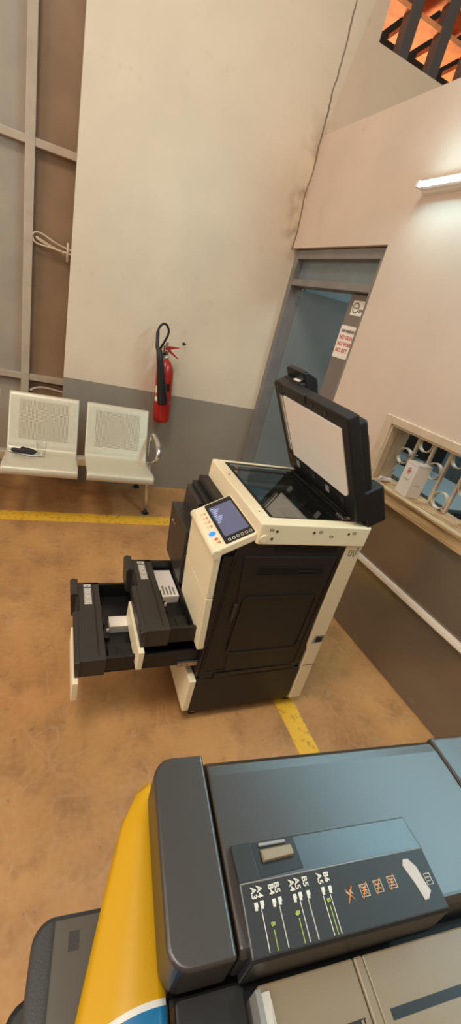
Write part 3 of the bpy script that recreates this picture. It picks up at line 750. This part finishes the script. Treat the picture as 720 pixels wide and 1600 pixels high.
def tray(xf_, zt, depth_back, name_lab, paper_x, has_far):
    """pulled-out paper tray: front bezel at xf_, rim height zt"""
    mb = MB(); d = M['dark']; bk = M['darker']; zb = zt - .078; X1 = depth_back
    mb.box((xf_+.105,1.090,zb), (X1,1.525,zb+.006), bk)                    # floor pan
    mb.box((xf_+.05,1.090,zb), (X1,1.104,zt-.004), M['blackside'])         # near wall
    mb.box((xf_+.05,1.512,zb), (X1,1.527,zt), bk)                          # far wall
    mb.box((X1-.008,1.104,zb), (X1,1.512,zt-.02), bk)
    tr = part('paper_tray', mb, CP, bevel=.002)
    # broad grey front beam
    mb = MB(); mb.box((xf_+.022,1.082,zt-.080), (xf_+.112,1.530,zt), d); mb.box((xf_+.085,1.104,zt-.0005), (xf_+.090,1.520,zt+.002), M['darker']); part('tray_beam', mb, tr, bevel=.004)
    # bezel with hand grip: upper lip, hollow in the middle
    mb = MB(); mb.prism([(xf_+.002,zt-.112),(xf_+.024,zt-.112),(xf_+.024,zt+.010),(xf_+.002,zt+.014),(xf_-.008,zt+.004)], 1, 1.440, 1.545, d)
    mb.prism([(xf_+.008,zt-.080),(xf_+.023,zt-.080),(xf_+.023,zt+.001),(xf_+.006,zt+.001),(xf_+.001,zt-.005)], 1, 1.076, 1.345, d)
    mb.prism([(xf_+.016,zt-.100),(xf_+.028,zt-.100),(xf_+.028,zt+.002),(xf_+.014,zt+.003)], 1, 1.345, 1.440, M['black']); part('tray_bezel', mb, tr, bevel=.003)
    mb = MB(); mb.box((xf_-.001,1.050,zt-.162), (xf_+.021,1.335,zt-.074), M['cream'])
    part('tray_front', mb, tr, bevel=.003, label='ivory front plate')
    # label sticker with pictograms, on the beam
    mb = MB(); z = zt + .0004; sx = xf_+.048
    mb.box((sx,1.385,z-.001), (sx+.030,1.515,z), M['line'])
    mb.box((sx,1.488,z-.0008), (sx+.030,1.498,z+.0003), M['slate']); mb.box((sx+.006,1.503,z-.0008), (sx+.022,1.507,z+.0003), M['dark'])
    for c in (1.405, 1.436, 1.466):
        ring(mb, rrect(sx+.002,c-.013,sx+.028,c+.013,.002,2), rrect(sx+.0035,c-.0115,sx+.0265,c+.0115,.0015,2), 2, z-.0006, z+.0004, M['dark'])
        mb.tube([(sx+.007,c-.006,z),(sx+.014,c+.006,z),(sx+.021,c-.002,z)], .0009, M['dark'], 5)
    part('label_sticker', mb, tr, label='white pictogram sticker')
    # paper guides and stack
    mb = MB(); gx = xf_ + .130
    mb.box((gx-.012,1.235,zb+.006), (gx+.012,1.300,zb+.030), bk); mb.box((gx-.016,1.280,zb+.03), (gx-.006,1.330,zb+.062), M['black'])
    mb.box((gx,1.262,zb+.03), (gx+.010,1.272,zb+.045), M['line']); mb.box((gx-.02,1.18,zb+.006), (gx-.004,1.40,zb+.018), M['black'])
    mb.box((gx-.018,1.330,zb+.006), (gx-.008,1.400,zb+.056), M['black'])
    part('paper_guide', mb, tr, bevel=.002)
    mb = MB(); mb.box((gx+.0,1.120,zb+.007), (X1-.012,1.200,zb+.030), bk); mb.box((gx+.03,1.125,zb+.030), (X1-.02,1.19,zb+.034), M['black']); mb.box((gx+.02,1.106,zt-.030), (X1-.01,1.112,zt-.026), M['greypart'])
    part('tray_ribs', mb, tr)
    return tr, zb
t1, z1_ = tray(.318, .520, .538, 'upper', 0, 1)
mb = MB(); mb.hexa([(.425,1.498,z1_+.006),(.520,1.498,z1_+.006),(.524,1.315,z1_+.006),(.448,1.310,z1_+.006)], [(.425,1.498,z1_+.040),(.520,1.498,z1_+.040),(.524,1.315,z1_+.040),(.448,1.310,z1_+.040)], M['pad'])
for k in range(4): mb.box((.458+k*.015,1.325,z1_+.040), (.466+k*.015,1.385-.01*(k%2),z1_+.0406), M['greypart'])
single('paper_stack', mb, 'white paper stack with a printed sheet inside the upper pulled-out tray', 'paper', (.48,1.40,z1_+.006))
t2, z2_ = tray(.100, .394, .60, 'lower', 0, 0)
mb = MB(); mb.box((.245,1.285,z2_+.006), (.35,1.345,z2_+.040), M['pad'])
for k in range(7): mb.box((.245,1.2848,z2_+.009+k*.0045), (.35,1.286,z2_+.0105+k*.0045), M['greypart'])
single('paper_stack', mb, 'white paper stack inside the lower tray, the one pulled out farthest', 'paper', (.30,1.315,z2_+.006))
mb = MB(); mb.box((.49,1.078,.318), (.575,1.088,.338), M['metal'])
for x in (.505,.53,.555): mb.lathe([(.004,0),(.003,.001)], M['dark'], base=(x,1.078,.328), axis=(0,-1,0), seg=10)
part('slide_rail', mb, CP, label='bare metal slide rail')

# ------------------------------------------------------------------ foreground copier with document feeder
PA = math.radians(-5.91)
PR = thing('photocopier', 'charcoal copier in the foreground with a document feeder on top', 'photocopier', (.2125,.3045,0), PA, local=True)
A = M['adf']
mb = MB(); mb.prism(rrect(-.0705,-.200,-.0015,.004,[.004,.026,.022,.004],8), 2, .990, 1.050, A); part('feeder_end_cap', mb, PR, bevel=.0045, seg=4)
mb = MB()
prof = [(-.200,1.000),(-.200,1.043),(-.194,1.050),(-.026,1.050),(-.012,1.047),(-.004,1.040),(.002,1.026),(.004,.985)]
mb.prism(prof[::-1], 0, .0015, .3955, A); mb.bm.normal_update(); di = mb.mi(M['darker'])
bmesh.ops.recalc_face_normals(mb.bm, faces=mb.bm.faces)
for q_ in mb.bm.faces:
    if q_.normal.y < -.8: q_.material_index = di  # near face coloured darker for the shadow under the cover edge
fc = part('feeder_cover', mb, PR, bevel=.003)
# right end: seam curves outward towards the camera
mb = MB(); bm = mb.bm; i = mb.mi(A)
mb.hexa([(.3975,.004,.985),(.400,-.200,.985),(.475,-.200,.985),(.475,.004,.985)][::-1], [(.3975,-.002,1.049),(.400,-.200,1.049),(.475,-.200,1.049),(.475,-.002,1.049)][::-1], A)
part('feeder_end_cap', mb, PR, bevel=.006, seg=3)
# inset guide panel: slate top with lever recess, sloping black label face
S = M['adfinsert']
mb = MB()
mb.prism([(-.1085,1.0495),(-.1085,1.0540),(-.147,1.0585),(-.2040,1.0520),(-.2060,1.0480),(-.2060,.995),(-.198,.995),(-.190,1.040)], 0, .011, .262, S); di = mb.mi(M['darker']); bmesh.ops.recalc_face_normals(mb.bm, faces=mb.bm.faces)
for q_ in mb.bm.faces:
    if q_.normal.y < -.8: q_.material_index = di  # near lip painted dark as the shadow below the label
gp_ = part('guide_panel', mb, fc, bevel=.002)
mb = MB()
def zs(y): return 1.0585 + (y + .147) * (1.0585-1.0520)/(.2040-.147)     # label slope
nrm = Vector((0,-(1.0585-1.0520)/(.0565),1)).normalized()
mb.hexa([(.013,-.1475,zs(-.1475)-.0005),(.013,-.2030,zs(-.203)-.0005),(.260,-.2030,zs(-.203)-.0005),(.260,-.1475,zs(-.1475)-.0005)],
        [(.013,-.1475,zs(-.1475)+.0006),(.013,-.2030,zs(-.203)+.0006),(.260,-.2030,zs(-.203)+.0006),(.260,-.1475,zs(-.1475)+.0006)], M['labelblack'])
lbp = part('label_face', mb, gp_, label='matt black label with paper sizes')
mb = MB(); mb.tube([(.012,-.1474,1.0590),(.261,-.1474,1.0590)], .0007, M['greypart'], 6); part('panel_edge', mb, gp_)
mb = MB(); mb.hexa([(.0112,-.1465,1.05),(.036,-.1465,1.05),(.036,-.109,1.05),(.0112,-.109,1.05)], [(.0112,-.1465,1.0588),(.036,-.1465,1.0588),(.036,-.109,1.0544),(.0112,-.109,1.0544)], M['labelblack']); part('panel_end', mb, gp_, bevel=.001)
# lever in its recess
mb = MB(); mb.hexa([(.037,-.145,1.052),(.092,-.143,1.052),(.092,-.1105,1.052),(.037,-.1105,1.052)], [(.037,-.145,1.0587),(.092,-.143,1.0587),(.092,-.1105,1.0546),(.037,-.1105,1.0546)], M['black'])
part('lever_recess', mb, gp_)
mb = MB(); mb.hexa([(.045,-.132,1.0555),(.086,-.130,1.0555),(.086,-.117,1.0550),(.045,-.118,1.0550)], [(.046,-.131,1.0610),(.085,-.129,1.0610),(.085,-.119,1.0590),(.046,-.120,1.0590)], M['traybeige'])
mb.box((.045,-.1155,1.0538), (.080,-.1120,1.0575), M['greypart']); part('lever', mb, gp_, bevel=.001, label='beige lever')
# printing on the label face; text runs towards -y, tops of letters face +x
def lab(x, y, up=.0007):
    yv = Vector((0,-1,-(1.0585-1.0520)/.0565)).normalized(); xv = Vector((1,0,0)); n = xv.cross(-yv) if False else Vector((0,yv.z,-yv.y)).normalized()
    if n.z < 0: n = -n
    p = Vector((x, y, zs(y))) + n*up
    return Matrix(((yv.x,xv.x,n.x,p.x),(yv.y,xv.y,n.y,p.y),(yv.z,xv.z,n.z,p.z),(0,0,0,1)))
mb = MB()
def bar(x, ya, yb, m, w=.0008):
    h0, h1 = zs(ya)+.0006, zs(yb)+.0006
    mb.hexa([(x-w/2,ya,h0),(x+w/2,ya,h0),(x+w/2-.0015*0,yb,h1),(x-w/2,yb,h1)], [(x-w/2,ya,h0+.0004),(x+w/2,ya,h0+.0004),(x+w/2,yb,h1+.0004),(x-w/2,yb,h1+.0004)], m)
def icon(x, y, w=.0042, h=.0065):
    for a, b, c, d in ((x-w/2, y, x+w/2, y-h*.62), (x-w/2, y-h*.6, x+w/4, y-h)):
        z0, z1 = zs(y)+.0006, zs(y-h)+.0006
        mb.hexa([(a,b,zs(b)+.0005),(a,d,zs(d)+.0005),(c,d,zs(d)+.0005),(c,b,zs(b)+.0005)], [(a,b,zs(b)+.0010),(a,d,zs(d)+.0010),(c,d,zs(d)+.0010),(c,b,zs(b)+.0010)], M['line'])
cols = [('A3',.0255,0),('A4',.0325,1),('B4',.0465,0),('B5',.0535,1),('A4',.0715,0),('A5',.0785,1),('B5',.0885,1),('A5',.1075,1),('B6',.1165,1)]
for tx, x, ln in cols:
    oy = .0 if not ln else .0006
    mb.text(tx, .0088, lab(x-.0034, -.1515+oy, .0014), M['line'], .00018, .0002)
    icon(x+.0002, -.1640+oy)
    if ln: bar(x-.0018, -.1705, -.2020, M['line'])
for x, y in ((.040,-.186),(.0705,-.182),(.1105,-.178)):
    bar(x, y-.001, -.2020, M['greenprint'], .0009); mb.text('B', .006, lab(x-.002, y+.0050, .0014), M['greenprint'], .0002, .0002)
mb.text('9', .006, lab(.0670, -.178, .0014), M['greenprint'], .0002, .0002)
part('size_print', mb, lbp, label='white paper size letters and lines')
mb = MB()
def xmark(cx, cy, r=.0062):
    for sx in (1,):
        a = Vector((cx-r*.75, cy-r*1.1, zs(cy-r*1.1)+.0009)); b = Vector((cx+r*.75, cy+r*1.1, zs(cy+r*1.1)+.0009)); mb.tube([a, b], .0007, M['orange'], 5)
        a = Vector((cx+r*.75, cy-r*.8, zs(cy-r*.8)+.0009)); b = Vector((cx-r*.75, cy+r*.8, zs(cy+r*.8)+.0009)); mb.tube([a, b], .0005, M['orange'], 5)
def page(cx, cy, w, h, nl):
    pts = [(cx-w,cy-h),(cx+w,cy-h),(cx+w,cy+h),(cx-w,cy+h)]
    mb.tube([(x,y,zs(y)+.0008) for x, y in pts], .0005, M['line'], 5, True)
    for k in range(nl):
        y = cy - h + 2*h*(k+1)/(nl+1); mb.tube([(cx-w*.7,y,zs(y)+.0008),(cx+w*.7,y,zs(y)+.0008)], .0004, M['line'], 5)
for k, cx in enumerate((.139,.159,.1785,.1985)):
    cy = -.1745 + .0008*k
    if k == 0:
        mb.tube([(cx-.004,cy+.003,zs(cy+.003)+.0008),(cx,cy-.001,zs(cy)+.0008),(cx+.001,cy+.004,zs(cy+.004)+.0008),(cx+.004,cy,zs(cy)+.0008)], .0006, M['line'], 5)
    else: page(cx, cy, .0052, .0052, 2 + k % 2)
    xmark(cx, cy)
part('warning_print', mb, lbp, label='white pictograms crossed out in orange')
mb = MB(); page(.250, -.1765, .0042, .005, 2); part('page_print', mb, lbp)
mb = MB()
sp_ = [(.222,-.160),(.226,-.1545),(.233,-.155),(.2405,-.164),(.243,-.178),(.246,-.187),(.2385,-.193),(.233,-.1935),(.229,-.178)]
mb.hexa([(x,y,zs(y)+.0006) for x, y in sp_], [(x,y,zs(y)+.0014) for x, y in sp_], M['scrap']); part('torn_sticker', mb, lbp, label='torn white sticker scrap')

# feeder body below the cover, original document tray towards the camera
mb = MB()
mb.box((-.060,-.195,.935), (.470,-.004,.990), M['darker']); mb.box((-.055,-.42,.925), (.470,-.19,.958), M['darker']); fb = part('feeder_body', mb, PR, bevel=.004)
mb = MB()
mb.hexa([(.030,-.210,.962),(.030,-.42,.945),(.152,-.42,.945),(.146,-.210,.962)], [(.030,-.210,.998),(.030,-.42,.975),(.152,-.42,.975),(.146,-.210,.998)], M['traybeige']); ot = part('document_tray', mb, PR, bevel=.002)
mb = MB()
mb.hexa([(.1468,-.210,.962),(.1528,-.42,.945),(.166,-.42,.945),(.158,-.210,.962)], [(.1468,-.210,.9995),(.1528,-.42,.9765),(.166,-.42,.9765),(.158,-.210,.9995)], M['traybeige'])
mb.hexa([(.1588,-.210,.962),(.1668,-.42,.945),(.462,-.42,.945),(.462,-.210,.962)], [(.1588,-.210,.998),(.1668,-.42,.975),(.462,-.42,.975),(.462,-.210,.998)], M['traybeige'])
part('document_tray', mb, PR, bevel=.002)
mb = MB()
def zt_(y): return .998 + (y+.210)*(.998-.975)/.21
for a, b in ((.055,.140),(.172,.40)):
    mb.hexa([(a,-.2520,zt_(-.252)-.002),(a,-.2600,zt_(-.260)-.002),(b,-.2600,zt_(-.260)-.002),(b,-.2520,zt_(-.252)-.002)], [(a,-.2520,zt_(-.252)+.0006),(a,-.2600,zt_(-.260)+.0006),(b,-.2600,zt_(-.260)+.0006),(b,-.2520,zt_(-.252)+.0006)], M['black'])
for a in (.134, .139):
    mb.box((a,-.2590,zt_(-.257)-.002), (a+.003,-.253,zt_(-.257)+.0016), M['traybeige'])
part('tray_slot', mb, PR)
mb = MB(); mb.box((.024,-.33,.960), (.030,-.214,1.006), M['greypart']); mb.hexa([(.030,-.216,.999),(.030,-.33,.987),(.041,-.33,.987),(.041,-.216,.999)], [(.030,-.216,1.0005),(.030,-.33,.9885),(.041,-.33,.9885),(.041,-.216,1.0005)], M['line'])
mb.box((.0405,-.33,.985), (.0415,-.222,1.000), M['line']); part('paper_guide', mb, PR, bevel=.001)
mb = MB(); mb.prism(rrect(-.054,-.235,.020,-.200,.006), 2, .955, .985, M['darker']); mb.prism(rrect(-.050,-.33,.012,-.238,.006), 2, .955, .976, M['traybeige']); part('feeder_hinge', mb, PR, bevel=.003)
# body of this machine
mb = MB(); mb.box((-.062,-.47,.845), (.475,.006,.925), M['cream']); part('scanner_frame', mb, PR, bevel=.006)
mb = MB(); mb.box((-.040,-.46,.06), (.465,.0,.845), M['blackside']); part('cabinet', mb, PR, bevel=.006)
mb = MB(); mb.box((-.068,-.46,.10), (-.040,-.002,.42), M['cream']); part('drawer_front', mb, PR, bevel=.004)
mb = MB(); mb.box((-.068,-.46,.43), (-.040,-.002,.83), M['cream']); part('front_door', mb, PR, bevel=.004)
for x, y in ((0,-.05),(.43,-.05),(0,-.42),(.43,-.42)):
    mb = MB(); mb.tube([(x,y-.012,.022),(x,y+.012,.022)], .0215, M['rubber'], 14); mb.box((x-.01,y-.016,.03), (x+.01,y+.016,.062), M['metal']); part('caster', mb, PR)
# its control panel, switched off
PZ = .955
mb = MB(); mb.prism(rrect(-.196,-.42,-.074,-.107,[.006,.022,.016,.006]), 2, PZ-.026, PZ, M['dark']); cpn = part('control_panel', mb, PR, bevel=.005, seg=3)
mb = MB(); mb.box((-.1735,-.41,PZ-.001), (-.078,-.1125,PZ+.0012), M['deadscreen']); ds = part('display', mb, cpn, label='grey switched off display')
mb = MB(); mb.box((-.1755,-.415,PZ-.001), (-.1735,-.109,PZ+.0018), M['black']); mb.box((-.1735,-.1125,PZ-.001), (-.078,-.1095,PZ+.0018), M['black']); part('screen_edge', mb, cpn)
mb = MB(); mb.box((-.158,-.140,PZ+.0010), (-.147,-.124,PZ+.0016), M['dark']); part('screen_mark', mb, ds)
mb = MB(); mb.prism(rrect(-.213,-.42,-.10,-.158,[.006,.024,.016,.006]), 2, PZ-.064, PZ-.027, M['black']); part('panel_base', mb, cpn, bevel=.006, seg=3)
mb = MB(); mb.box((-.15,-.36,PZ-.10), (-.055,-.20,PZ-.060), M['blackside']); part('panel_arm', mb, PR, bevel=.004)

# yellow card tucked between panel and feeder
mb = MB(); bm = mb.bm; uvl = bm.loops.layers.uv.new('UVMap'); i = mb.mi(M['yellow'])
def left_edge(v):
    K = [(0,-.074),(.006,-.080),(.045,-.102),(.118,-.123),(.210,-.147),(.345,-.178)]
    for (a, xa), (b, xb) in zip(K, K[1:]):
        if v <= b: return xa + (xb-xa)*(v-a)/(b-a)
    return K[-1][1]
NU, NV = 10, 40; G = []
for a in range(NV+1):
    v = .33*a/NV; row = []
    xl = left_edge(v); xr = -.0625
    for b in range(NU+1):
        u = b/NU; x = xr + (xl-xr)*u
        z = .985 - .018*u + .012*math.sin(u*PI)*min(1, v/.06) - .006*max(0, 1-v/.03)
        row.append(bm.verts.new((x, +.013 - v, z)))
    G.append(row)
for a in range(NV):
    for b in range(NU):
        f = bm.faces.new((G[a][b], G[a+1][b], G[a+1][b+1], G[a][b+1])); f.material_index = i; f.smooth = True
        for lp, (p, q) in zip(f.loops, ((a,b),(a+1,b),(a+1,b+1),(a,b+1))): lp[uvl].uv = (-.0625 - G[p][q].co.x, .33*p/NV)
o = single('card_sheet', mb, 'yellow card sheet with a blue end, tucked beside the foreground feeder', 'card', local=True)
o.location = (.2125,.3045,0); o.rotation_euler = (0,0,PA)
sm = o.modifiers.new('solid', 'SOLIDIFY'); sm.thickness = .0015; sm.offset = 0

# ------------------------------------------------------------------ office behind the window
def desk(loc, rz, label):
    D = thing('office_desk', label, 'desk', loc, rz, local=True)
    mb = MB(); mb.box((-.7,-.35,.715), (.7,.35,.745), M['desk']); part('desktop', mb, D, bevel=.003)
    for x in (-.68, .66):
        mb = MB(); mb.box((x,-.33,0), (x+.02,.33,.715), M['desk']); part('side_panel', mb, D)
    mb = MB(); mb.box((-.66,.28,.25), (.66,.30,.715), M['slate']); part('modesty_panel', mb, D)
    return D
desk((2.95,2.55,0), math.radians(90), 'pale blue grey office desk seen through the left of the window grille')
desk((2.75,.98,0), math.radians(90), 'pale blue grey office desk seen through the right of the window grille')
def monitor(loc, rz, label):
    D = thing('computer_monitor', label, 'monitor', loc, rz, local=True)
    mb = MB(); mb.box((-.26,-.015,.10), (.26,.02,.42), M['black']); part('screen', mb, D, bevel=.004)
    mb = MB(); mb.tube([(0,.03,.01),(0,.03,.2)], .016, M['black'], 10); part('neck', mb, D)
    mb = MB(); mb.prism(rrect(-.11,-.06,.11,.10,.03), 2, 0, .012, M['black']); part('base', mb, D)
monitor((3.05,2.75,.745), math.radians(110), 'black computer monitor on the left office desk behind the grille')
monitor((2.72,1.42,.745), math.radians(78), 'black computer monitor on the right office desk behind the grille')
def chair(loc, rz, m, label):
    D = thing('office_chair', label, 'chair', loc, rz, local=True)
    mb = MB(); mb.prism(rrect(-.24,-.23,.24,.23,.06), 2, .42, .50, m); part('seat', mb, D, bevel=.02, seg=3)
    mb = MB(); mb.prism(rrect(-.23,.56,.23,1.02,.07), 1, .22, .28, m); part('backrest', mb, D, bevel=.02, seg=3)
    mb = MB(); mb.tube([(0,.15,.44),(0,.27,.50),(0,.285,.62)], .016, M['black'], 8); mb.tube([(0,0,.10),(0,0,.42)], .022, M['black'], 10); part('column', mb, D)
    for k in range(5):
        a = 2*PI*k/5; mb = MB(); mb.tube([(0,0,.10),(.26*math.cos(a),.26*math.sin(a),.055)], [.02,.014], M['black'], 8)
        mb.lathe([(.024,0),(.026,.012),(.024,.048)], M['rubber'], base=(.26*math.cos(a),.26*math.sin(a),.0), seg=12); part('leg', mb, D)
chair((3.75,2.2,0), math.radians(250), M['navy'], 'dark blue office chair behind the desks beyond the window grille')
mb = MB(); mb.box((4.2,.4,0), (4.6,3.0,1.35), M['slate']); mb.box((4.19,.4,1.35), (4.6,3.0,1.38), M['desk'])
for k in range(4): mb.box((4.192,.42+k*.65,.04), (4.2,1.03+k*.65,1.32), M['slate'])
single('storage_cabinet', mb, 'low slate blue cabinet along the far office wall', 'cabinet', (4.4,1.7,0))

# ------------------------------------------------------------------ lights
def area(name, loc, target, size, power, col, sy=None):
    l = bpy.data.lights.new(name, 'AREA'); l.energy = power; l.color = col; l.size = size
    if sy: l.shape = 'RECTANGLE'; l.size_y = sy
    o = bpy.data.objects.new(name, l); COL.objects.link(o); o.location = loc
    o.rotation_euler = (Vector(target) - Vector(loc)).to_track_quat('-Z', 'Y').to_euler()
    return o
area('hall_lamp', (-1.2,.0,6.2), (.2,.8,0), 1.6, 165, (1.0,.90,.79))
area('left_fill', (-4.2,.4,2.9), (.5,1.2,.9), 2.4, 105, (1.0,.90,.79), 2.4)  # added fill for surfaces facing left; no opening is built there
area('office_lamp', (3.0,1.7,2.78), (3.0,1.7,0), 1.2, 30, (.80,.96,1.0), .3)
area('louvre_fill', (2.7,5.0,2.4), (2.5,3.5,3.8), .5, 60, (1.0,.66,.40))  # added fill that lights the louvre undersides from behind
w = bpy.data.worlds.new('world'); SC.world = w; w.use_nodes = True
bg = w.node_tree.nodes['Background']; bg.inputs[0].default_value = (1.0,.89,.78,1); bg.inputs[1].default_value = .36

# ------------------------------------------------------------------ camera
yaw, pitch, roll, f = 0.463034440, 0.441652435, -0.266612245, 634.28
fw = Vector((math.sin(yaw)*math.cos(pitch), math.cos(yaw)*math.cos(pitch), -math.sin(pitch)))
rt = Vector((math.cos(yaw), -math.sin(yaw), 0)); dn = fw.cross(rt)
r2 = rt*math.cos(roll) + dn*math.sin(roll); d2 = -rt*math.sin(roll) + dn*math.cos(roll)
up = -d2; bk = -fw
cam = bpy.data.cameras.new('camera'); co = bpy.data.objects.new('camera', cam); COL.objects.link(co)
co.matrix_world = Matrix(((r2.x,up.x,bk.x,0),(r2.y,up.y,bk.y,0),(r2.z,up.z,bk.z,1.6),(0,0,0,1)))
cam.sensor_fit = 'VERTICAL'; cam.sensor_height = 36; cam.lens = f/1600*36; cam.clip_start = .01
SC.camera = co
vs = SC.view_settings
vs.view_transform = 'Standard'; vs.look = 'None'; vs.exposure = 0.0; vs.gamma = 1.0; vs.use_curve_mapping = False
